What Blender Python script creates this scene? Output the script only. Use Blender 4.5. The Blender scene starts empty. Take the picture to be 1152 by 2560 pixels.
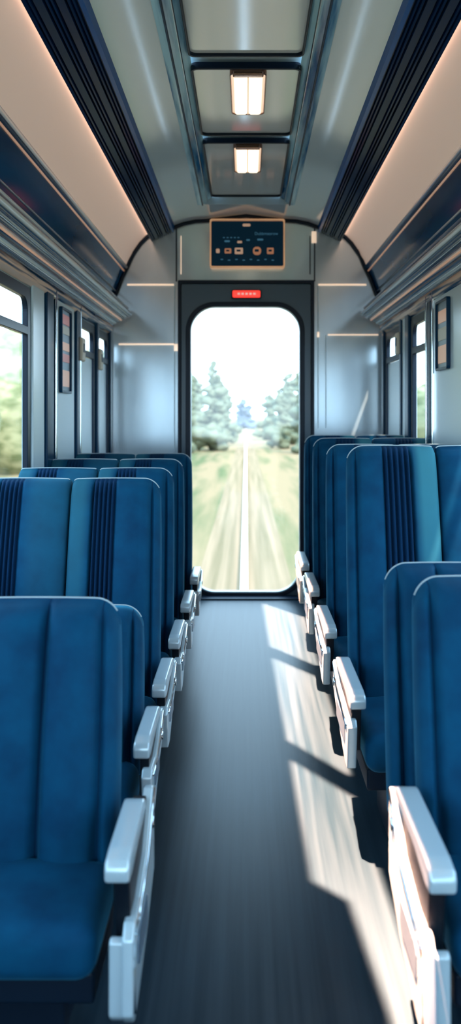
import bpy, bmesh, math, random
from mathutils import Vector, noise
random.seed(4)
S=bpy.context.scene
COL=S.collection
HW=1.14      # half width of carriage
YE=7.33      # bulkhead
YB=-2.6      # rear end

# ---------------------------------------------------------------- materials
def mat(name,col,rough=.5,metal=0,emis=None,es=0,sheen=0,coat=0,spec=.5,bump=None,var=None,stint=None,tone=None):
    m=bpy.data.materials.new(name); m.use_nodes=True
    nt=m.node_tree; b=nt.nodes['Principled BSDF']
    b.inputs['Base Color'].default_value=(*col,1)
    b.inputs['Roughness'].default_value=rough
    b.inputs['Metallic'].default_value=metal
    b.inputs['Specular IOR Level'].default_value=spec
    if stint: b.inputs['Specular Tint'].default_value=(*stint,1)
    b.inputs['Coat Weight'].default_value=coat
    b.inputs['Coat Roughness'].default_value=.08
    if sheen:
        b.inputs['Sheen Weight'].default_value=sheen
        b.inputs['Sheen Tint'].default_value=(.12,.65,1,1)
        b.inputs['Sheen Roughness'].default_value=.3
    if emis:
        b.inputs['Emission Color'].default_value=(*emis,1)
        b.inputs['Emission Strength'].default_value=es
    N=nt.nodes; L=nt.links
    if bump or var:
        tc=N.new('ShaderNodeTexCoord'); mp=N.new('ShaderNodeMapping'); nz=N.new('ShaderNodeTexNoise')
        L.new(tc.outputs['Object'],mp.inputs[0]); L.new(mp.outputs[0],nz.inputs['Vector'])
        sc=(bump or var)[0]
        mp.inputs['Scale'].default_value=sc
        nz.inputs['Scale'].default_value=1; nz.inputs['Detail'].default_value=5 if not (var and len(var)>4) else var[4]
        if bump:
            bp=N.new('ShaderNodeBump'); bp.inputs['Strength'].default_value=bump[1]; bp.inputs['Distance'].default_value=.01
            L.new(nz.outputs['Fac'],bp.inputs['Height']); L.new(bp.outputs[0],b.inputs['Normal'])
        if var:
            r=N.new('ShaderNodeValToRGB'); L.new(nz.outputs['Fac'],r.inputs[0])
            lo,hi=(var[3] if len(var)>3 else (.3,.7))
            r.color_ramp.elements[0].position=lo; r.color_ramp.elements[1].position=hi
            r.color_ramp.elements[0].color=(*var[1],1); r.color_ramp.elements[1].color=(*var[2],1)
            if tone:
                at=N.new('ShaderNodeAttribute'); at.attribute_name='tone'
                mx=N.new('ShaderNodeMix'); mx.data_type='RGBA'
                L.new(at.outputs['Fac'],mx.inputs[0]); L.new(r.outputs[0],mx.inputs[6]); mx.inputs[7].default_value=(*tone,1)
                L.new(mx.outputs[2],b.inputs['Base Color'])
            else: L.new(r.outputs[0],b.inputs['Base Color'])
    return m

M={}
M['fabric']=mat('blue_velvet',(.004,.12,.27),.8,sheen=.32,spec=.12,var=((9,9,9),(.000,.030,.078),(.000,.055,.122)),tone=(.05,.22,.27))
M['fabric_dark']=mat('navy_velvet',(.000,.020,.060),.8,sheen=.14,spec=.12)
M['piping']=mat('pale_piping',(.34,.42,.45),.5)  # pale colour stands in for sunlight on the seat tops
M['white']=mat('silver_plastic',(.50,.60,.65),.2,metal=.3)
M['white_in']=mat('grey_plastic',(.13,.19,.25),.3,metal=.3)
M['black']=mat('black_plastic',(.003,.006,.011),.4,spec=.2)
M['base']=mat('dark_base',(.003,.010,.022),.5,spec=.15)
M['floor']=mat('floor_vinyl',(.2,.2,.2),.33,spec=.14,stint=(.4,.75,1),var=((34,.7,1),(.006,.016,.026),(.020,.036,.050)))
M['ceil']=mat('ceiling_grey',(.54,.66,.73),.14,spec=.6)
M['cove']=mat('cove_cream',(.66,.60,.56),.42,emis=(1,.72,.56),es=.20)  # self-emission added to even out the warm light on the cove
M['navy']=mat('navy_gloss',(.006,.04,.12),.12,spec=.10,var=((3,.5,3),(.002,.030,.10),(.010,.10,.26)))
M['vent']=mat('vent_navy',(.002,.020,.080),.2,spec=.03)
M['ventrib']=mat('vent_rib',(.006,.09,.34),.25,spec=.08)  # brighter blue paints the highlights on the vent edges
M['chan']=mat('channel_blue',(.05,.15,.24),.10,coat=.1,spec=.2,var=((13,.8,13),(.008,.13,.32),(.50,.80,.92),(.38,.58)))  # stretched noise paints glassy reflections into the blue
M['panel']=mat('hatch_panel',(.66,.69,.70),.10,spec=1.0)
M['bulk']=mat('bulkhead_silver',(.30,.34,.37),.16,metal=.35,var=((2,2,.8),(.46,.56,.63),(.66,.76,.82)))
M['door']=mat('door_slate',(.075,.12,.16),.25,spec=.3)
M['rubber']=mat('rubber_black',(.002,.010,.026),.35,spec=.2)
M['chrome']=mat('chrome',(.84,.92,.96),.08,metal=1)
M['rackm']=mat('rack_metal',(.7,.8,.8),.12,spec=.16,var=((38,.22,38),(.004,.09,.24),(.90,.98,1),(.40,.56),1))  # long noise streaks paint glossy highlights into the base colour
M['rackd']=mat('rack_navy_bead',(.002,.035,.11),.15,spec=.05)
M['stripm']=mat('window_strip_metal',(.7,.8,.8),.16,spec=.16,var=((10,1.2,34),(.006,.08,.20),(1,.76,.62),(.42,.56),2))  # warm and blue streaks are reflections put into the colour
M['copper']=mat('copper_trim',(1,.60,.38),.22,metal=.6,emis=(1,.52,.32),es=.22)  # slight emission added so the copper looks lit
M['gold']=mat('gold_frame',(1,.60,.36),.2,metal=.7,emis=(1,.50,.26),es=.24)  # emission added to brighten the frame
M['glow']=mat('warm_trim',(1,.8,.65),.25,metal=.5,emis=(1,.72,.52),es=.6)  # emission stands in for light reflected by the metal trim
M['wall']=mat('wall_panel',(.44,.58,.65),.25)
M['pale']=mat('pale_blue_panel',(.64,.79,.86),.22)
M['post']=mat('post_navy',(.003,.035,.085),.2,spec=.15)
M['screen']=mat('screen_navy',(.002,.012,.030),.4,spec=.08,emis=(.01,.07,.13),es=.12)
M['ico']=mat('icon_orange',(.30,.13,.07),.5,emis=(1,.42,.22),es=.26)
M['ico2']=mat('icon_cream',(.35,.22,.15),.5,emis=(1,.62,.42),es=.32)
M['ico3']=mat('icon_blue',(.03,.12,.2),.5,emis=(.15,.5,.75),es=.18)
M['amber']=mat('amber_label',(.70,.40,.26),.3,emis=(1,.45,.22),es=.18)  # emission paints the orange light on the notice plates
M['redlab']=mat('red_label',(.50,.10,.06),.35,emis=(1,.15,.08),es=.10)  # slight self-glow added to the label
M['red']=mat('red_lens',(.8,.05,.04),.25,emis=(1,.07,.05),es=.8)
M['redtxt']=mat('red_lens_marks',(1,.6,.55),.4,emis=(1,.5,.45),es=.6)
M['lamp']=mat('lamp_lens',(.9,.85,.75),.3,emis=(1,.84,.62),es=1.6)
M['lampside']=mat('lamp_side',(.6,.5,.42),.3,emis=(1,.66,.44),es=.6)
M['lampcap']=mat('lamp_bronze_rim',(.34,.20,.15),.2,metal=.8)
M['led']=mat('led_strip',(1,.7,.5),.3,emis=(1,.64,.46),es=6)
M['paper']=mat('notice_paper',(.66,.58,.45),.4)
M['rail']=mat('rail_white',(.95,.95,.95),.4,emis=(1,1,1),es=.5)  # emission added to keep the steel rail gleaming
M['leaf']=mat('foliage',(.1,.2,.1),1,spec=0,var=((1.1,1.1,1.1),(.125,.145,.10),(.22,.235,.155)))  # washed-out greens paint atmospheric haze into the leaves
M['leaf2']=mat('hedge_foliage',(.1,.2,.1),1,spec=0,var=((1.5,.10,2.4),(.15,.165,.075),(.40,.375,.215),(.38,.62)))
M['bark']=mat('bark',(.2,.17,.15),.9)
M['blueb']=mat('hazy_foliage',(.16,.25,.40),1,spec=0,var=((.5,.5,.5),(.12,.15,.21),(.17,.20,.26)))  # pale blue-grey paints distance haze into the foliage colour
M['ground']=mat('ground_grass',(.3,.3,.2),1,spec=0,var=((1.1,.075,.5),(.125,.145,.07),(.32,.225,.13),(.32,.54)))
M['ballast']=mat('track_bed_gravel',(.5,.4,.3),1,spec=0,var=((7,.09,1),(.20,.155,.09),(.37,.255,.165)))
def glassmat():
    m=bpy.data.materials.new('pane_glass'); m.use_nodes=True; nt=m.node_tree; nt.nodes.clear()
    o=nt.nodes.new('ShaderNodeOutputMaterial'); mx=nt.nodes.new('ShaderNodeMixShader')
    t=nt.nodes.new('ShaderNodeBsdfTransparent'); g=nt.nodes.new('ShaderNodeBsdfGlossy')
    g.inputs['Roughness'].default_value=.05; mx.inputs[0].default_value=.05
    t.inputs[0].default_value=(.95,.98,1,1)
    nt.links.new(t.outputs[0],mx.inputs[1]); nt.links.new(g.outputs[0],mx.inputs[2]); nt.links.new(mx.outputs[0],o.inputs[0])
    return m
M['glass']=glassmat()

# ---------------------------------------------------------------- helpers
def link(o): COL.objects.link(o); return o
def tag(o,label=None,cat=None,kind=None,group=None):
    if label:o['label']=label
    if cat:o['category']=cat
    if kind:o['kind']=kind
    if group:o['group']=group
    return o
def obj(name,verts,faces,mats,parent=None,loc=(0,0,0),smooth=False,fm=None,wn=False):
    me=bpy.data.meshes.new(name); me.from_pydata([tuple(v) for v in verts],[],faces)
    bm=bmesh.new(); bm.from_mesh(me); bmesh.ops.recalc_face_normals(bm,faces=bm.faces); bm.to_mesh(me); bm.free()
    if not isinstance(mats,(list,tuple)): mats=[mats]
    for m in mats: me.materials.append(M[m])
    if fm:
        for p,i in zip(me.polygons,fm): p.material_index=i
    if smooth:
        for p in me.polygons: p.use_smooth=True
    o=bpy.data.objects.new(name,me); link(o); o.location=loc
    if parent: o.parent=parent
    if wn:
        w=o.modifiers.new('wn','WEIGHTED_NORMAL'); w.keep_sharp=True
    return o
def frombm(name,bm,mats,parent=None,loc=(0,0,0),smooth=True,wn=True):
    me=bpy.data.meshes.new(name); bmesh.ops.recalc_face_normals(bm,faces=bm.faces); bm.to_mesh(me); bm.free()
    if not isinstance(mats,(list,tuple)): mats=[mats]
    for m in mats: me.materials.append(M[m])
    if smooth:
        for p in me.polygons: p.use_smooth=True
    o=bpy.data.objects.new(name,me); link(o); o.location=loc
    if parent:o.parent=parent
    if wn: o.modifiers.new('wn','WEIGHTED_NORMAL')
    return o
def addbox(bm,x0,x1,y0,y1,z0,z1,bev=0,seg=3,mi=0):
    r=bmesh.ops.create_cube(bm,size=1)
    vs=r['verts']
    for v in vs:
        v.co.x=x0 if v.co.x<0 else x1; v.co.y=y0 if v.co.y<0 else y1; v.co.z=z0 if v.co.z<0 else z1
    fs=set(f for v in vs for f in v.link_faces)
    for f in fs: f.material_index=mi
    if bev:
        es=set(e for v in vs for e in v.link_edges)
        bmesh.ops.bevel(bm,geom=list(es),offset=bev,segments=seg,profile=.5,affect='EDGES')
def box(name,x0,x1,y0,y1,z0,z1,m,parent=None,bev=.004,seg=2,loc=(0,0,0)):
    bm=bmesh.new(); addbox(bm,x0,x1,y0,y1,z0,z1,bev,seg); return frombm(name,bm,m,parent,loc)
def boxes(name,lst,m,parent=None,bev=0):
    bm=bmesh.new()
    for b in lst: addbox(bm,*b,bev)
    return frombm(name,bm,m,parent,smooth=bool(bev),wn=bool(bev))
def polybox(name,pts,mapf,t0,t1,m,parent=None,bev=.006,seg=3,loc=(0,0,0)):
    bm=bmesh.new()
    a=[bm.verts.new(mapf(p[0],p[1],t0)) for p in pts]; b=[bm.verts.new(mapf(p[0],p[1],t1)) for p in pts]
    bm.faces.new(a); bm.faces.new(b[::-1]); n=len(pts)
    for i in range(n): bm.faces.new([a[i],b[i],b[(i+1)%n],a[(i+1)%n]])
    bmesh.ops.recalc_face_normals(bm,faces=bm.faces)
    if bev: bmesh.ops.bevel(bm,geom=list(bm.edges),offset=bev,segments=seg,profile=.5,affect='EDGES',clamp_overlap=True)
    return frombm(name,bm,m,parent,loc)
def strip(name,pts,y0,y1,m,parent=None,smooth=False,ny=1):
    """open profile (x,z) extruded along Y"""
    v=[];f=[];n=len(pts)
    for j in range(ny+1):
        y=y0+(y1-y0)*j/ny
        for p in pts: v.append((p[0],y,p[1]))
    for j in range(ny):
        for i in range(n-1):
            a=j*n+i; f.append((a,a+1,a+1+n,a+n))
    return obj(name,v,f,m,parent,smooth=smooth)
def rr(a0,a1,b0,b1,r,n=8):
    pts=[]
    for cx,cy,s in ((a1-r,b1-r,0),(a0+r,b1-r,90),(a0+r,b0+r,180),(a1-r,b0+r,270)):
        for i in range(n+1):
            t=math.radians(s+90*i/n); pts.append((cx+r*math.cos(t),cy+r*math.sin(t)))
    return pts
def ring(name,O,I,t0,t1,mapf,m,parent=None,bev=0):
    n=len(O); v=[mapf(*p,t0) for p in O]+[mapf(*p,t0) for p in I]+[mapf(*p,t1) for p in O]+[mapf(*p,t1) for p in I]; f=[]
    for i in range(n):
        j=(i+1)%n
        f+= [(i,j,n+j,n+i),(2*n+i,2*n+j,3*n+j,3*n+i),(i,j,2*n+j,2*n+i),(n+i,n+j,3*n+j,3*n+i)]
    o=obj(name,v,f,m,parent)
    if bev:
        b=o.modifiers.new('b','BEVEL'); b.width=bev; b.segments=2; b.limit_method='ANGLE'; b.angle_limit=math.radians(50)
    return o
def plate(name,P,t0,t1,mapf,m,parent=None):
    n=len(P); v=[mapf(*p,t0) for p in P]+[mapf(*p,t1) for p in P]
    f=[tuple(range(n)),tuple(range(2*n-1,n-1,-1))]+[(i,(i+1)%n,n+(i+1)%n,n+i) for i in range(n)]
    return obj(name,v,f,m,parent)
def tube(name,pts,r,m,parent=None,n=10,caps=True):
    v=[];f=[]
    P=[Vector(p) for p in pts]
    for k,p in enumerate(P):
        d=(P[min(k+1,len(P)-1)]-P[max(k-1,0)]).normalized()
        up=Vector((0,0,1)) if abs(d.z)<.9 else Vector((0,1,0))
        a=d.cross(up).normalized(); b=d.cross(a).normalized()
        for i in range(n):
            t=2*math.pi*i/n; v.append(p+a*r*math.cos(t)+b*r*math.sin(t))
    for k in range(len(P)-1):
        for i in range(n):
            j=(i+1)%n; f.append((k*n+i,k*n+j,(k+1)*n+j,(k+1)*n+i))
    if caps: f.append(tuple(range(n))); f.append(tuple(range(len(v)-n,len(v))))
    return obj(name,v,f,m,parent,smooth=True)
def empty(name,loc=(0,0,0)):
    e=bpy.data.objects.new(name,None); e.empty_display_size=.1; link(e); e.location=loc; return e
XZ=lambda a,b,t:(a,t,b)
YZ=lambda a,b,t:(t,a,b)
XY=lambda a,b,t:(a,b,t)

# ---------------------------------------------------------------- shell
tag(box('floor',-HW,HW,YB,YE+.02,-.06,0,'floor',bev=0),'dark blue-grey brushed vinyl aisle floor','floor','structure')

ceil_half=[(.33,3.135),(.42,3.13),(.52,3.11),(.60,3.08),(.68,3.05),(.775,3.03)]
cove_half=[(.775,3.03),(.83,3.0),(.885,2.945),(.935,2.875),(.975,2.80),(1.0,2.74)]
navy_half=[(1.0,2.74),(1.04,2.66),(1.09,2.53),(HW,2.42)]
v=[];f=[]
def addstrip(pts,y0,y1):
    b=len(v);n=len(pts)
    for y in (y0,y1):
        for p in pts: v.append((p[0],y,p[1]))
    for i in range(n-1): f.append((b+i,b+i+1,b+n+i+1,b+n+i))
YC=6.8
for sgn in (1,-1):
    addstrip([(sgn*x,z) for x,z in ceil_half],YB,YE)
addstrip([(-.33,3.215),(.33,3.215)],YB,YC)
addstrip([(-.33,3.135),(0,3.175),(.33,3.135)],YC,YE)
b=len(v); v+=[(-.33,YC,3.215),(.33,YC,3.215),(.33,YC,3.135),(-.33,YC,3.135)]; f.append((b,b+1,b+2,b+3))
ce=obj('ceiling',v,f,'ceil',smooth=True)
e=ce.modifiers.new('es','EDGE_SPLIT'); e.split_angle=math.radians(35)
tag(ce,'curved pale grey carriage ceiling','ceiling','structure')
tn=[0]
def trim(o,label,cat='trim'):
    tn[0]+=1; o.name='trim_%d'%tn[0]; return tag(o,label,cat,'structure')
for sgn in (1,-1):
    mm=lambda pts:[(sgn*x,z) for x,z in pts]
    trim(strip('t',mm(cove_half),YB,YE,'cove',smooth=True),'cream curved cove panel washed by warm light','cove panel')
    trim(strip('t',mm(navy_half),YB,YE,'navy',smooth=True),'glossy navy panel above the luggage rack','wall panel')
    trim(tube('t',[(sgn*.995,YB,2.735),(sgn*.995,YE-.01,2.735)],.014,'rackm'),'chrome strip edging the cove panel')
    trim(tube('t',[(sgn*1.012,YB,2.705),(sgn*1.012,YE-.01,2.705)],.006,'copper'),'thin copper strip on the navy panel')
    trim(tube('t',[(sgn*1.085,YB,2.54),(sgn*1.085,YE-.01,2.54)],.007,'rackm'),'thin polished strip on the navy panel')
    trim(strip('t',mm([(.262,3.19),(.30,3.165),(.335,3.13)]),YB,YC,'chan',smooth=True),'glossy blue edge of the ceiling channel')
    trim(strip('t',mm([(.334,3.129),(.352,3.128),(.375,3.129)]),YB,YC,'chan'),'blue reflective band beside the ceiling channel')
    trim(tube('t',[(sgn*.337,YB,3.13),(sgn*.337,YC,3.13)],.006,'post'),'dark bead along the ceiling channel')
    trim(tube('t',[(sgn*.30,YB,3.158),(sgn*.30,YC,3.158)],.006,'chrome'),'chrome bead along the ceiling channel')
    pr=[(.595,3.079)]
    for i,(x,wd) in enumerate(((.598,.020),(.626,.010),(.641,.010),(.657,.028),(.692,.010),(.707,.010),(.723,.030),(.758,.010))):
        z=3.050-.45*(x-.598)
        pr+= [(x,z),(x+.002,z-.018),(x+wd-.002,z-.018-.45*wd),(x+wd,z-.45*wd)]
    pr+=[(.772,2.972),(.774,2.955),(.787,2.952),(.787,2.975),(.782,3.03)]
    o=strip('ceiling_vent',mm(pr),YB,YE-.01,'vent')
    n=len(pr)-1
    o.data.materials.append(M['ventrib'])
    for p,i in zip(o.data.polygons,range(n)): p.material_index=1 if i in (0,1,2,7,15,27) else 0
    tag(o,'long dark navy grooved ceiling vent','vent')
    o=box('led_strip',*sorted((sgn*.789,sgn*.796)),YB+.1,YE-.03,2.995,3.012,'led',bev=.002)
    tag(o,'warm linear light strip tucked behind the ceiling vent','light')

# side walls with window openings
WT=.022
wins={-1:[(-2.3,-.3),(-.1,2.0),(2.2,4.56),(5.98,6.52),(6.74,7.18)],1:[(-2.3,-.3),(-.1,2.0),(2.2,4.3),(5.52,5.98),(6.46,7.08)]}
ZB,ZT=.85,2.13
wn_=[0]
for sgn,side in ((-1,'left'),(1,'right')):
    xs=sorted((sgn*HW,sgn*(HW+WT)))
    L=[(xs[0],xs[1],YB,YE,0,ZB),(xs[0],xs[1],YB,YE,ZT,2.43)]
    y=YB
    for a,b_ in wins[sgn]:
        L.append((xs[0],xs[1],y,a,ZB,ZT)); y=b_
    L.append((xs[0],xs[1],y,YE,ZB,ZT))
    tag(boxes('wall_'+side,L,'wall'),'blue-grey carriage side wall','wall','structure')
    for a,b_ in wins[sgn]:
        wn_[0]+=1
        t0=sgn*(HW-.012);t1=sgn*(HW+.016)
        w=ring('window_%d'%wn_[0],rr(a-.045,b_+.045,ZB-.05,ZT+.04,.03),rr(a+.012,b_-.012,ZB+.02,ZT-.02,.07),t0,t1,YZ,'rubber',bev=.004)
        tag(w,'carriage window in a thick black rounded frame','window','structure')
        plate('glass_pane',rr(a+.005,b_-.005,ZB+.01,ZT-.01,.06),sgn*(HW+.006),sgn*(HW+.010),YZ,'glass',w)
        box('transom_bar',*sorted((t0,sgn*(HW+.015))),a+.006,b_-.006,1.92,1.965,'rubber',w,bev=.004)
        if a>5.9:
            bl=polybox('window_blind',[(a+.03,ZB+.03),(b_-.03,ZB+.03),(b_-.03,1.915),(a+.03,1.915)],YZ,sgn*(HW-.002),sgn*(HW+.003),'pale',w,bev=.001,seg=1)
            bl['label']='pale blue lowered window blind'
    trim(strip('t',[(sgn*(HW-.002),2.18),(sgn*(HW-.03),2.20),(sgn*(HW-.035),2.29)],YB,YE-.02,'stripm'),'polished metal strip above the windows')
def post(sgn,y0,y1,m='post',z0=.75,z1=2.24,d=.04,label='dark navy window pillar'):
    xs=sorted((sgn*(HW-.003),sgn*(HW-d)))
    trim(box('t',xs[0],xs[1],y0,y1,z0,z1,m,bev=.006),label,'pillar')
for a in ((-1,4.93,5.1),(-1,5.80,5.90),(-1,6.60,6.67),(-1,7.24,7.31),(1,4.42,4.52),(1,5.32,5.42),(1,6.05,6.18),(1,6.34,6.40),(1,7.15,7.22)):
    post(*a,d=.028)
for a in ((-1,4.64,4.9),(-1,5.14,5.75),(1,4.56,5.27),(1,6.2,6.32)):
    post(*a,m='pale',d=.018,label='pale blue-grey panel between windows')
for a in ((-1,5.14,5.165),(1,5.245,5.27),(-1,5.905,5.925),(1,5.43,5.45)):
    post(*a,m='chrome',d=.034,label='slim chrome strip on the window pillar')

# ---------------------------------------------------------------- bulkhead
prof=[(.0,3.175),(.33,3.135)]+ceil_half[1:]+cove_half[1:]+navy_half[1:]+[(HW,0)]
def bulkhead(name,y0,y1,dx=.54,dz=2.6):
    bm=bmesh.new()
    for sgn in (1,-1):
        pts=[(sgn*x,z) for x,z in prof]
        poly=[pts[0]]+pts[1:]+[(sgn*dx,0),(sgn*dx,dz),(0,dz)]
        a=[bm.verts.new((p[0],y0,p[1])) for p in poly]; b=[bm.verts.new((p[0],y1,p[1])) for p in poly]
        n=len(poly); bm.faces.new(a); bm.faces.new(b)
        for i in range(n-1): bm.faces.new([a[i],a[i+1],b[i+1],b[i]])
    bmesh.ops.remove_doubles(bm,verts=bm.verts,dist=.0001)
    return frombm(name,bm,'bulk',smooth=False,wn=False)
tag(bulkhead('wall_back',YE,YE+.08),'silver-grey arched bulkhead around the end door','wall','structure')
tag(bulkhead('wall_front',YB-.08,YB,dx=1.0,dz=2.6),'silver-grey bulkhead with open doorway','wall','structure')  # unseen rear wall, its opening enlarged to let in more light
ap=[(x,z-.012) for x,z in prof[:-1]]
pts=[(-x*.99,YE-.02,z) for x,z in ap[::-1]]+[(x*.99,YE-.02,z) for x,z in ap[1:]]
trim(tube('t',pts,.016,'rubber'),'black rubber seal following the arch')
for sx in (-.58,.57):
    trim(box('t',sx-.005,sx+.005,YE-.006,YE,2.62,3.08,'rubber',bev=0),'thin dark vertical panel seam')
trim(box('t',-.545,-.538,YE-.008,YE,2.68,3.0,'glow',bev=.001),'thin warm metallic vertical strip')
trim(box('t',.528,.536,YE-.008,YE,2.68,3.0,'rubber',bev=.001),'thin dark vertical strip')
trim(box('t',.545,.585,YE-.02,YE,2.94,3.035,'glow',bev=.004),'small warm metal hinge on the bulkhead')
for a in ((-.99,-.60,2.585,2.60),(.60,1.0,2.585,2.60),(-1.06,-.60,2.09,2.105),(.68,1.10,2.17,2.182)):
    trim(box('t',a[0],a[1],YE-.012,YE,a[2],a[3],'glow',bev=.002),'thin warm metallic horizontal strip')
for a in ((-.60,-.592,1.2,2.59),(.66,.668,1.4,2.17),(.595,.603,1.4,2.59)):
    trim(box('t',a[0],a[1],YE-.01,YE,a[2],a[3],'pale',bev=.002),'pale vertical strip on the bulkhead')
trim(box('t',-.60,-.565,YE-.02,YE,2.04,2.10,'glow',bev=.004),'small warm metal catch')
trim(box('t',.59,.61,YE-.02,YE,2.155,2.20,'glow',bev=.004),'small warm metal catch')
d=ring('door_1',rr(-.54,.54,.0,2.6,.015,12),rr(-.475,.46,.025,2.42,.22,12),YE-.03,YE+.06,XZ,'door',bev=.01)
tag(d,'dark slate end door with tall rounded glass pane','door','structure')
ring('door_seal',rr(-.50,.485,.003,2.445,.24,12),rr(-.462,.447,.037,2.407,.205,12),YE-.045,YE-.02,XZ,'rubber',d,bev=.006)
ring('pane_edge',rr(-.463,.448,.036,2.408,.206,12),rr(-.455,.44,.044,2.40,.2,12),YE-.035,YE+.02,XZ,'pale',d)
plate('glass_pane',rr(-.465,.45,.035,2.41,.205,12),YE+.01,YE+.018,XZ,'glass',d)
ring('door_frame',rr(-.565,.565,-.0,2.625,.01,12),rr(-.540,.540,.002,2.600,.02,12),YE-.05,YE+.03,XZ,'rubber',d,bev=.005)
box('door_threshold',-.46,.46,YE-.16,YE-.05,0,.012,'rubber',d,bev=.003)

s=box('exit_sign',-.12,.125,YE-.085,YE-.05,2.467,2.541,'rubber',bev=.012,seg=3)
tag(s,'small glowing red sign above the end door','sign')
box('red_lens',-.112,.117,YE-.095,YE-.083,2.475,2.533,'red',s,bev=.012,seg=3)
boxes('sign_mark',[(-.07+i*.032,-.07+i*.032+.02,YE-.0975,YE-.094,2.497,2.513) for i in range(5)],'redtxt',s)

# information screen
e=ring('information_screen',rr(-.30,.32,2.72,3.125,.02),rr(-.287,.307,2.735,3.110,.012),YE-.09,YE-.0,XZ,'gold',bev=.004)
tag(e,'wall-mounted dark information screen in a copper frame','screen')
plate('display_panel',rr(-.29,.31,2.73,3.115,.01),YE-.06,YE-.03,XZ,'screen',e)
def ico(name,px,py,w,h,m,r=.006):
    x=(px-615)/300; z=1.5+(1040-py)/300
    P=rr(x-w/2,x+w/2,z-h/2,z+h/2,min(r,h*.45,w*.45))
    plate(name,P,YE-.066,YE-.0605,XZ,m,e)
for px,w_,h_,m_,c_ in ((545,.03,.035,'ico2',0),(570,.055,.042,'ico',1),(597,.068,.052,'ico2',1),(642,.068,.068,'ico',1),(675,.056,.052,'ico',1)):
    ico('screen_icon',px,631,w_,h_,m_,.03 if px==642 else .008)
    if c_:
        x=(px-615)/300; z=1.5+409/300
        plate('icon_symbol',rr(x-w_*.28,x+w_*.22,z-h_*.12,z+h_*.20,.004),YE-.068,YE-.065,XZ,'screen',e)
ico('screen_icon',616,567,.065,.022,'ico2',.01)
ico('screen_icon',599,609,.04,.018,'ico2'); ico('screen_icon',620,604,.03,.012,'ico3'); ico('screen_icon',650,603,.05,.014,'ico3'); ico('screen_icon',568,607,.045,.014,'ico3')
for i in range(8): ico('screen_tick',555+i*18,652+(i%2)*2,.02,.007,'ico3',.002)
for i in range(5): ico('screen_tick',560+i*9,598,.016,.006,'ico3',.002)
c=bpy.data.curves.new('tmp','FONT'); c.body='Dubbmeorow'; c.size=.034; c.extrude=.001
t=bpy.data.objects.new('tmp',c); link(t)
dg=bpy.context.evaluated_depsgraph_get(); me=bpy.data.meshes.new_from_object(t.evaluated_get(dg)); bpy.data.objects.remove(t)
me.materials.clear(); me.materials.append(M['ico3'])
t=bpy.data.objects.new('screen_text',me); link(t); t.parent=e; t.rotation_euler=(math.pi/2,0,0); t.location=(.07,YE-.064,2.995)

# ---------------------------------------------------------------- ceiling hatches and lamps
for i,(a,b_) in enumerate(((.6,1.7),(1.8,2.9),(3.02,4.09),(4.22,5.24),(5.37,6.70))):
    h=ring('ceiling_hatch',rr(-.268,.268,a,b_,.035),rr(-.257,.257,a+.018,b_-.018,.03),3.165,3.20,XY,'rubber',bev=.004)
    tag(h,'rectangular ceiling hatch with rounded black edging','ceiling panel',group='hatches along the ceiling channel')
    plate('hatch_panel',rr(-.26,.26,a+.015,b_-.015,.03),3.18,3.2,XY,'panel',h)
def ceiling_light(y0,y1):
    e=empty('ceiling_light',(0.01,(y0+y1)/2,3.18)); hl=(y1-y0)/2
    tag(e,'rectangular ceiling lamp with twin warm glowing lenses','lamp',group='lamps on the ceiling hatches')
    ring('lamp_housing',rr(-.09,.09,-hl,hl,.035),rr(-.083,.083,-hl+.010,hl-.010,.03),-.030,-.0,XY,'lampcap',e,bev=.004)
    plate('lamp_reflector',rr(-.085,.085,-hl+.008,hl-.008,.03),-.024,-.01,XY,'lampside',e)
    for a,b_ in ((-.070,-.005),(.005,.070)):
        box('lamp_lens',a,b_,-hl+.025,hl-.03,-.040,-.01,'lamp',e,bev=.012,seg=3)
    box('lens_divider',-.004,.004,-hl+.02,hl-.03,-.036,-.01,'lampside',e,bev=.002)
    box('lamp_end_cap',-.075,.075,-hl-.006,-hl+.03,-.040,-.0,'lampcap',e,bev=.008,seg=3)
for a in ((1.0,1.5),(2.1,2.7),(4.24,4.83),(5.40,5.98)): ceiling_light(*a)  # the nearer pair is out of view, added for more light
ceiling_light(-1.0,-.4)  # unseen lamp added behind the camera to brighten the interior

# ---------------------------------------------------------------- luggage racks
for sgn in (-1,1):
    r=empty('luggage_rack',(sgn*HW,0,2.3)); tag(r,'long polished metal luggage rack above the windows','luggage rack')
    X=lambda d:-sgn*d
    y0,y1=YB+.1,YE-.12
    f_=[(X(.19),.035),(X(.165),.018),(X(.10),-.02),(X(.045),-.055),(X(.045),-.04),(X(.10),-.005),(X(.16),.04)]
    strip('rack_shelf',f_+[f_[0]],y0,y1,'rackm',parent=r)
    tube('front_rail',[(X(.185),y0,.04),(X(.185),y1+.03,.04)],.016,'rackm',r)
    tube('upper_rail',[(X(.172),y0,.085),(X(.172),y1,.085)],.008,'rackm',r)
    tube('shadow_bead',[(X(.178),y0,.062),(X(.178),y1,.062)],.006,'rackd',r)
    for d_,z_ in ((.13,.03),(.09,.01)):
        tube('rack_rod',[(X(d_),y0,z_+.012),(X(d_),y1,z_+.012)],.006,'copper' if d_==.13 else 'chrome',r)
    for q,zq,m_ in ((.170,.016,'rackd'),(.155,.006,'chrome'),(.138,-.004,'rackd'),(.118,-.016,'copper'),(.095,-.028,'rackd'),(.072,-.042,'chrome'),(.052,-.055,'rackd')):  # dark and bright beads added to imitate glossy streaks
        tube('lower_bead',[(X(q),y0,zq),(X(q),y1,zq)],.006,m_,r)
    for yb in (.2,1.6,3.0,4.4,5.7,6.9):
        polybox('bracket',[(X(0),-.05),(X(.03),-.05),(X(.17),.03),(X(.17),.1),(X(.15),.1),(X(0),.03)],XZ,yb-.012,yb+.012,'chrome',r,bev=.003)

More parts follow.
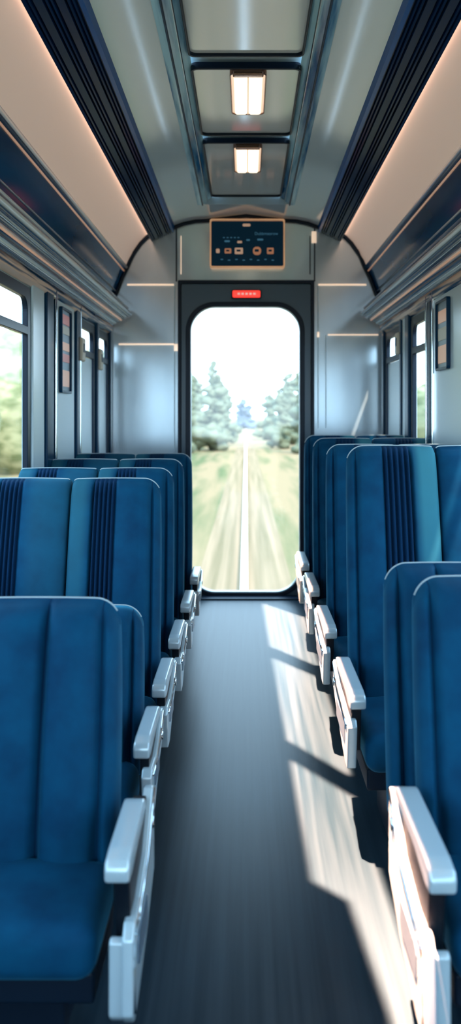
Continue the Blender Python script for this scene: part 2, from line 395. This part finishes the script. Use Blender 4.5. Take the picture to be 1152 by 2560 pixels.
# ---------------------------------------------------------------- notices on pillars
def notice(sgn,y,z0,z1,w,panels,label):
    x=sgn*(HW-.018)
    e=ring('notice_plate',rr(y-w/2,y+w/2,z0,z1,.02),rr(y-w/2+.015,y+w/2-.015,z0+.015,z1-.015,.012),x,x-sgn*.022,YZ,'post',bev=.003)
    tag(e,label,'sign')
    plate('backing',rr(y-w/2+.01,y+w/2-.01,z0+.01,z1-.01,.01),x,x-sgn*.01,YZ,'white_in',e)
    for a,b_,m in panels:
        plate('label_panel',rr(y-w/2+.05,y+w/2-.05,a,b_,.008),x-sgn*.01,x-sgn*.014,YZ,m,e)
notice(-1,5.42,1.64,2.16,.30,[(2.06,2.12,'redlab'),(2.00,2.05,'paper'),(1.90,1.95,'amber'),(1.83,1.88,'redlab'),(1.68,1.78,'amber')],'narrow notice plate with red and amber labels on the pillar')
notice(1,4.98,1.76,2.16,.30,[(2.03,2.1,'amber'),(1.93,2.0,'paper'),(1.80,1.90,'amber')],'narrow framed notice plate with amber labels')
for sgn,y,zz in ((-1,5.955,1.95),(-1,6.70,1.93),(1,6.44,2.03)):
    xs=sorted((sgn*(HW-.012),sgn*(HW-.045)))
    o=box('notice_plate',xs[0],xs[1],y-.06,y+.06,zz-.08,zz+.08,'paper',bev=.012)
    tag(o,'small cream notice plate beside the window','sign')
    xs=sorted((sgn*(HW-.044),sgn*(HW-.048)))
    box('label_mark',xs[0],xs[1],y-.03,y+.03,zz-.02,zz+.04,'rubber',o,bev=.001)

# ---------------------------------------------------------------- seats
def sstep(a,b,x):
    t=max(0,min(1,(x-a)/(b-a))); return t*t*(3-2*t)
def backrest(w,H,style,side,parent,th=.13,lean=.16,aisle=True):
    ns,nv=120,28; v=[];f=[];fm=[];tone=[]
    us=[math.sin(math.pi/2*(-1+2*i/ns)) *.25+(-1+2*i/ns)*.75 for i in range(ns+1)]
    vs=[.5-.5*math.cos(math.pi*j/nv) for j in range(nv+1)]
    vs=[.55*a+.45*j/nv for j,a in enumerate(vs)]
    def edge(t,p): return max(0,1-abs(t)**p)**(1/p)
    a=-side
    B0,B1=(-.50,-.02) if side<0 else (-.42,.18)
    seams=(.17,.80,-.5) if style!='ribbed' else ((.80,) if aisle else ())
    def g(q,c,s): return math.exp(-((q-c)/s)**2)
    def relief(u,vv):
        q=u*a   # +1 = aisle side
        fade=min(1,(1-vv)/.05)*min(1,vv/.04)
        if style=='ribbed':
            r=.024*edge(q,6)+.012*math.sin(math.pi*vv)
            if B0<q<B1:
                t=(q-B0)/(B1-B0)*5
                r+=-.020+.026*abs(math.sin(math.pi*t))
            r+= -.014*g(q,B0,.03)-.014*g(q,B1,.03)
            if q>B1: r+=.014*math.sin(math.pi*(q-B1)/(1-B1))
        else:
            r=.030+.012*math.sin(math.pi*vv)
            lo=-.5 if q<.17 else .17; hi=.17 if q<.17 else .80
            if lo<q<hi: r+=.024*math.sin(math.pi*(q-lo)/(hi-lo))
        for c in seams: r-=.028*g(q,c,.045)
        return r*fade
    top=[]
    for vv in vs:
        t=2*vv-1
        ev=edge(max(t,0) if vv>.5 else t*.97,6)
        row=[]
        for fr in (0,1):
            seq=us if fr==0 else us[::-1][1:-1]
            for u in seq:
                q=u*a
                rnd_=(q>0 and aisle)
                R=.075 if rnd_ else .02
                eu=edge(u,4.0 if rnd_ else 12)
                u0=1-R/(w/2)
                dr=0
                if abs(u)>u0:
                    k=(abs(u)-u0)/(1-u0); dr=R*(1-math.sqrt(max(0,1-k*k)))
                h=H-dr+.004*(1-u*u)
                x=u*(w/2)*(1-(.06*vv**3 if rnd_ else .0))
                z=vv*h
                half=th/2*(1-.35*vv)
                y=(-half*eu*ev-relief(u,vv)*eu) if fr==0 else half*eu*ev
                if fr==0 and rnd_: y-= .022*max(0,(abs(u)-.55)/.45)*eu*ev*(1 if style!='ribbed' else .5)
                y+=lean*z+.05*vv*vv
                row.append((x,y,z))
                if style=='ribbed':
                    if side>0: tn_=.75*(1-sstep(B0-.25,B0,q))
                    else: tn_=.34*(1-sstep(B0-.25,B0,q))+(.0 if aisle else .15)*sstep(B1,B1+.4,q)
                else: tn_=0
                tone.append(tn_*(.35+.65*vv) if fr==0 else 0)  # teal band plus painted window light, stronger towards the top
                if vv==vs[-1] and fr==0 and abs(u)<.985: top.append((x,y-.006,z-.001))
        v.append(row)
    n=len(v[0]); V=[p for r in v for p in r]
    for j in range(len(v)-1):
        for i in range(n):
            k=(i+1)%n; f.append((j*n+i,j*n+k,(j+1)*n+k,(j+1)*n+i))
            m=0
            if i<ns:
                q=(us[i]+us[i+1])/2*a
                if style=='ribbed' and B0<q<B1: m=1
                for c in seams:
                    if abs(q-c)<.010: m=1  # navy faces paint shade into the seam grooves
            fm.append(m)
    f.append(tuple(range(n))); fm.append(0); f.append(tuple(range(len(V)-n,len(V)))); fm.append(0)
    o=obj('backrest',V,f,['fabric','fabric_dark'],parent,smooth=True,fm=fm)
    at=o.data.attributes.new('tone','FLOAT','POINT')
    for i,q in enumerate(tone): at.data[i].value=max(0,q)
    tube('piping',top[::3],.003,'piping',o,n=6)  # thin tube added as a painted highlight along the top edge
    return o
def cushion(w,L,zt,parent,th=.13):
    bm=bmesh.new(); addbox(bm,-w/2,w/2,-L,-.02,zt-th,zt,.045,5)
    bmesh.ops.subdivide_edges(bm,edges=[e for e in bm.edges if e.calc_length()>.1],cuts=6,use_grid_fill=True)
    for vtx in bm.verts:
        if vtx.co.z>zt-.03:
            vtx.co.z+=.012*math.cos(vtx.co.x/w*math.pi)-.012*max(0,(-vtx.co.y/L-.6))
    return frombm('seat_cushion',bm,'fabric',parent,wn=False)

def seat(side,x_edge,w,Y,ztop,zc,style,arm=None,L=.44,lab='',aisle=True,drop=.25,padr=.02):
    cx=side*(x_edge+w/2)
    e=empty('train_seat',(cx,Y,0))
    tag(e,lab,'seat',group='rows of blue train seats')
    zb=zc-.06
    b=backrest(w-.002,ztop-zb,style,side,e,aisle=aisle); b.location=(0,.03,zb)
    cushion(w-.004,L,zc,e)
    bm=bmesh.new(); addbox(bm,-w/2+.01,w/2-.01,-L+.05,-.0,zc-.20,zc-.125,.01)
    addbox(bm,-w/2+.10,w/2-.10,-L+.16,-.03,.0,zc-.19,.01)
    frombm('seat_base',bm,'base',e)
    if arm:
        ax,az,al,aw=arm
        x0=side*ax-cx; x1=side*(ax+aw)-cx; xs=sorted((x0,x1))
        yb=-.02; yf=-al; yr=-padr
        pad=[(yr,az-.004),(yr-.03,az),(yf+.06,az),(yf+.012,az-.006),(yf,az-.022),(yf+.003,az-.052),(yf+.05,az-.058),(yf+.16,az-.040),(yr,az-.030)]
        polybox('armrest',pad,YZ,xs[0],xs[1],'white',e,bev=.007,seg=2)
        xi=(xs[0]+.012,xs[1]-.008)
        polybox('armrest_support',[(yf+.06,az-.05),(yb,az-.032),(yb,az-.20),(yf+.09,az-.22)],YZ,xi[0],xi[1],'black',e,bev=.004)
        zl=az-drop
        if drop>.35:
            sx=sorted((x0-side*.006,x0+side*.020))
            pn=[(yb+.06,az-.03),(yb+.03,az-.025),(yb-.02,az-.06),(yb-.10,az-.13),(yf+.16,az-.165),(yf+.06,az-.165),(yf+.03,az-.190),(yf+.02,zl+.03),(yf+.05,zl),(yf+.11,zl+.005),(yb-.1,zl+.06),(yb+.06,zl+.13)]
            ins=rr(yf+.10,yb-.12,zl+.09,az-.215,.02)
            edge_=[(yb+.05,az-.035),(yb-.02,az-.07),(yb-.10,az-.14),(yf+.15,az-.175),(yf+.05,az-.185),(yf+.035,zl+.03)]
        else:
            sx=sorted((x0-side*.004,x0+side*.028))
            pn=[(yb+.06,az-.03),(yb+.02,az-.03),(yb-.08,az-.080),(yf+.16,az-.105),(yf+.05,az-.10),(yf+.03,az-.12),(yf+.06,zl),(yf+.13,zl),(yb-.06,zl+.09),(yb+.06,zl+.14)]
            ins=rr(yf+.11,yb-.10,zl+.075,az-.130,.010)
            edge_=[(yb+.05,az-.04),(yb-.08,az-.095),(yf+.16,az-.12),(yf+.06,az-.12)]
        p=polybox('side_panel',pn,YZ,sx[0],sx[1],'white',e,bev=.005,seg=2)
        fx=x0-side*(.006 if drop>.35 else .004)
        plate('panel_inset',ins,fx-side*.003,fx+side*.004,YZ,'white_in',p)
        tube('pivot_cap',[(fx-side*.005,yb-.0,az-.10),(fx+side*.004,yb-.0,az-.10)],.016,'chrome',p,n=16)
        tube('frame_edge',[(fx,a_,b_) for a_,b_ in edge_],.005,'chrome',p,n=8)
        if drop>.35:
            xf=sorted((x0+side*.002,x0+side*(aw-.004)))
            polybox('frame_foot',[(yf+.035,zl+.02),(yf+.040,az-.20),(yf+.060,az-.195),(yf+.10,zl+.12),(yf+.11,zl+.004),(yf+.055,zl)],YZ,xf[0],xf[1],'white',p,bev=.006,seg=2)
    return e
P_='blue velvet train seat with stitched panels and silver armrest'
R_='blue velvet train seat with ribbed navy band and silver armrest'
RW='blue velvet window-side train seat with ribbed navy band'
seat(-1,.335,.50,2.30,.985,.36,'plain',(.25,.55,.42,.054),lab=P_,drop=.38,L=.35,padr=.10)
seat(-1,.348,.38,2.95,.83,.36,'plain',(.285,.54,.36,.048),L=.30,lab='low-backed blue velvet train seat with silver armrest')
for Y,zt in ((3.50,1.235),(4.15,1.24),(4.85,1.25),(5.6,1.25)):
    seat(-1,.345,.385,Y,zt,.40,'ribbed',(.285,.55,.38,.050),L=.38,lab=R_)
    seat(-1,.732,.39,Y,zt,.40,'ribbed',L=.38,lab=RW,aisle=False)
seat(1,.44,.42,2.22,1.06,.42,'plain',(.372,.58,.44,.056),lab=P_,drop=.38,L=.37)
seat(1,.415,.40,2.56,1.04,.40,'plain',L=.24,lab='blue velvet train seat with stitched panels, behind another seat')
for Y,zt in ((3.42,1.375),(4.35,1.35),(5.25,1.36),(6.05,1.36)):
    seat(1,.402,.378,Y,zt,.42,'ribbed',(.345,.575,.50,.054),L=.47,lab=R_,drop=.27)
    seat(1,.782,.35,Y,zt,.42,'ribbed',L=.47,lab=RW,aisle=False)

# ---------------------------------------------------------------- outside
g=obj('ground',[(-250,-60,-1.02),(250,-60,-1.02),(250,700,-1.02),(-250,700,-1.02)],[(0,1,2,3)],'ground')
tag(g,'grassy tan and green ground beside the railway','ground','structure')
g=obj('track_bed',[(-.75,7.6,-1.015),(.69,7.6,-1.015),(.69,300,-1.015),(-.75,300,-1.015)],[(0,1,2,3)],'ballast')
tag(g,'narrow tan-brown gravel track bed','track bed','structure')
x,w=-.03,.042
bm=bmesh.new(); addbox(bm,x-w,x+w,7.7,160,-.90,-.83); addbox(bm,x-w*.4,x+w*.4,7.7,160,-.98,-.89)
addbox(bm,x-w*1.3,x+w*1.3,7.7,160,-1.015,-.975)
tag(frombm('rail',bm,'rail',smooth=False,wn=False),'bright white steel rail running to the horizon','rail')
def blob(name,c,r,m,parent=None,amp=.25,sub=4,fr=1.3,seed=0):
    bm=bmesh.new(); bmesh.ops.create_icosphere(bm,subdivisions=sub,radius=1)
    for vtx in bm.verts:
        n=vtx.co.normalized()
        d=1+amp*noise.fractal(n*fr*2+Vector((seed*7.1,seed*3.3,0)),1,2,4)+amp*.6*noise.noise(n*fr*7+Vector((seed,0,0)))
        vtx.co=Vector((n.x*r[0]*d,n.y*r[1]*d,n.z*r[2]*d))
    return frombm(name,bm,m,parent,loc=c,wn=False)
def tree(x,y,h,r,seed,m='leaf',lab='hazy grey-green tree beside the railway',n=60,name='tree',z0=-1.02,pw=.45):
    e=empty(name,(x,y,z0)); tag(e,lab,'tree',group='trees along the railway')
    tube('trunk',[(0,0,0),(0,0,h*.8)],r*.05,'bark',e)
    bm=bmesh.new(); rnd=random.Random(seed)
    for k in range(n):
        t=(k+.5)/n; z=h*(.04+.90*t)
        env=r*(1-t)**pw*(.85+.22*math.sin(t*11+seed*2))+.08*r
        a=rnd.uniform(0,6.28); q=env*rnd.uniform(.1,.8)
        s=max(.12*r,env*rnd.uniform(.22,.42))
        mt=bmesh.ops.create_icosphere(bm,subdivisions=2,radius=1)
        for vtx in mt['verts']:
            nn=vtx.co.normalized(); d=1+.7*noise.noise(nn*2.5+Vector((seed*3.1+k,k*1.7,0)))
            vtx.co=Vector((nn.x*s*1.15*d+q*math.cos(a),nn.y*s*d+q*math.sin(a),nn.z*s*.8*d+z))
    frombm('foliage',bm,m,e,wn=False)
for i,(x,y,h,r) in enumerate(((-2.35,64,6.9,1.6),(-4.9,59,5.2,1.4),(-4.6,70,5.6,1.7),(-2.0,77,4.9,1.3),(-5.6,83,7.0,2.1),(4.05,59,6.5,1.5),(2.75,68,5.0,1.3),(6.6,64,5.6,1.4),(3.9,77,6.6,1.8),(2.5,92,5.0,1.6),(-2.7,97,6.4,2.1),(7.2,86,7.2,1.9),(-6.4,106,7.8,2.3),(5.0,106,7.0,2.3))):
    tree(x,y,h,r,i)
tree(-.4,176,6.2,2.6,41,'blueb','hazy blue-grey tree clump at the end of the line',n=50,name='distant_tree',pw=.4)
for i in range(7):
    sgn=-1 if i<4 else 1; k=i if i<4 else i-4
    y=12+k*17
    b=blob('hedge',(sgn*(10.6 if sgn<0 else 9.8),y-2,1.4 if sgn<0 else .9),(2.2,7.6,4.6 if sgn<0 else 2.4),'leaf2',amp=.07,seed=i); tag(b,'sunlit pale green hedge beside the line','hedge',group='hedges beside the railway')

# ---------------------------------------------------------------- light
w=bpy.data.worlds.new('World'); S.world=w; w.use_nodes=True; nt=w.node_tree
bg=nt.nodes['Background']; tc=nt.nodes.new('ShaderNodeTexCoord'); sp=nt.nodes.new('ShaderNodeSeparateXYZ'); cr=nt.nodes.new('ShaderNodeValToRGB')
nt.links.new(tc.outputs['Generated'],sp.inputs[0]); nt.links.new(sp.outputs['Z'],cr.inputs[0]); nt.links.new(cr.outputs[0],bg.inputs[0])
cr.color_ramp.elements[0].color=(.64,.85,1,1); cr.color_ramp.elements[1].color=(.38,.70,1,1)
bg.inputs[1].default_value=5.6
sl=bpy.data.lights.new('sun','SUN'); sl.energy=5.5; sl.color=(1,.80,.60); sl.angle=.02
so=bpy.data.objects.new('sun',sl); link(so); so.rotation_euler=(math.radians(38),math.radians(20),0); so.location=(20,-20,40)

# added ceiling-level lamp, collimated and masked to imitate sunlight bands on the aisle
k=-.16; ang=math.atan(k); zl_=3.08
al=bpy.data.lights.new('aisle_beam','AREA'); al.shape='RECTANGLE'; al.size=.34; al.size_y=5.4; al.spread=math.radians(1.0); al.energy=330; al.color=(1,.47,.29)
ao=bpy.data.objects.new('aisle_beam',al); link(ao); ao.location=(.29+k*zl_,4.5,zl_); ao.rotation_euler=(0,ang,0)
al.use_nodes=True; nt=al.node_tree; em=nt.nodes['Emission']
ge=nt.nodes.new('ShaderNodeNewGeometry'); sp=nt.nodes.new('ShaderNodeSeparateXYZ'); nt.links.new(ge.outputs['Position'],sp.inputs[0])
def mth(op,a,b=None):
    n=nt.nodes.new('ShaderNodeMath'); n.operation=op
    for i,q in enumerate((a,b)):
        if q is None: continue
        if isinstance(q,(int,float)): n.inputs[i].default_value=q
        else: nt.links.new(q,n.inputs[i])
    return n.outputs[0]
def mrange(x,a,b,c,d):
    n=nt.nodes.new('ShaderNodeMapRange'); n.clamp=True; nt.links.new(x,n.inputs[0])
    for i,q in enumerate((a,b,c,d)): n.inputs[i+1].default_value=q
    return n.outputs[0]
fx=mth('SUBTRACT',sp.outputs['X'],k*zl_); fy=sp.outputs['Y']
xl=mth('ADD',mrange(fy,2.9,6.95,.215,.135),mth('ADD',mrange(fy,2.72,2.84,.105,0),mrange(fy,2.2,2.72,.042,0)))
c1=mth('GREATER_THAN',fx,xl); c2=mth('LESS_THAN',fx,mrange(fy,2.4,2.9,.450,.432))
s_=mth('ADD',fy,mth('MULTIPLY',fx,1.7))
def outside(a,b): return mth('SUBTRACT',1,mth('MULTIPLY',mth('GREATER_THAN',s_,a),mth('LESS_THAN',s_,b)))
mask=mth('MULTIPLY',mth('MULTIPLY',c1,c2),mth('MULTIPLY',mth('MULTIPLY',outside(5.74,6.0),outside(4.17,4.40)),mth('LESS_THAN',s_,7.28)))  # mask cuts imitation shadow bars into the added lamp
nt.links.new(mth('MULTIPLY',mask,mrange(fy,2.4,3.0,1.35,1.0)),em.inputs['Strength'])

# ---------------------------------------------------------------- camera
cd=bpy.data.cameras.new('cam'); co=bpy.data.objects.new('cam',cd); link(co)
co.location=(0,0,1.5); co.rotation_euler=(math.pi/2,0,0)
cd.sensor_width=36; cd.lens=2200/2560*36; cd.shift_x=-39/2560; cd.shift_y=-240/2560
cd.clip_start=.05; cd.clip_end=1000
cd.dof.use_dof=True; cd.dof.focus_distance=3.8; cd.dof.aperture_fstop=2.0
S.camera=co
S.view_settings.view_transform='Standard'
S.view_settings.look='None'
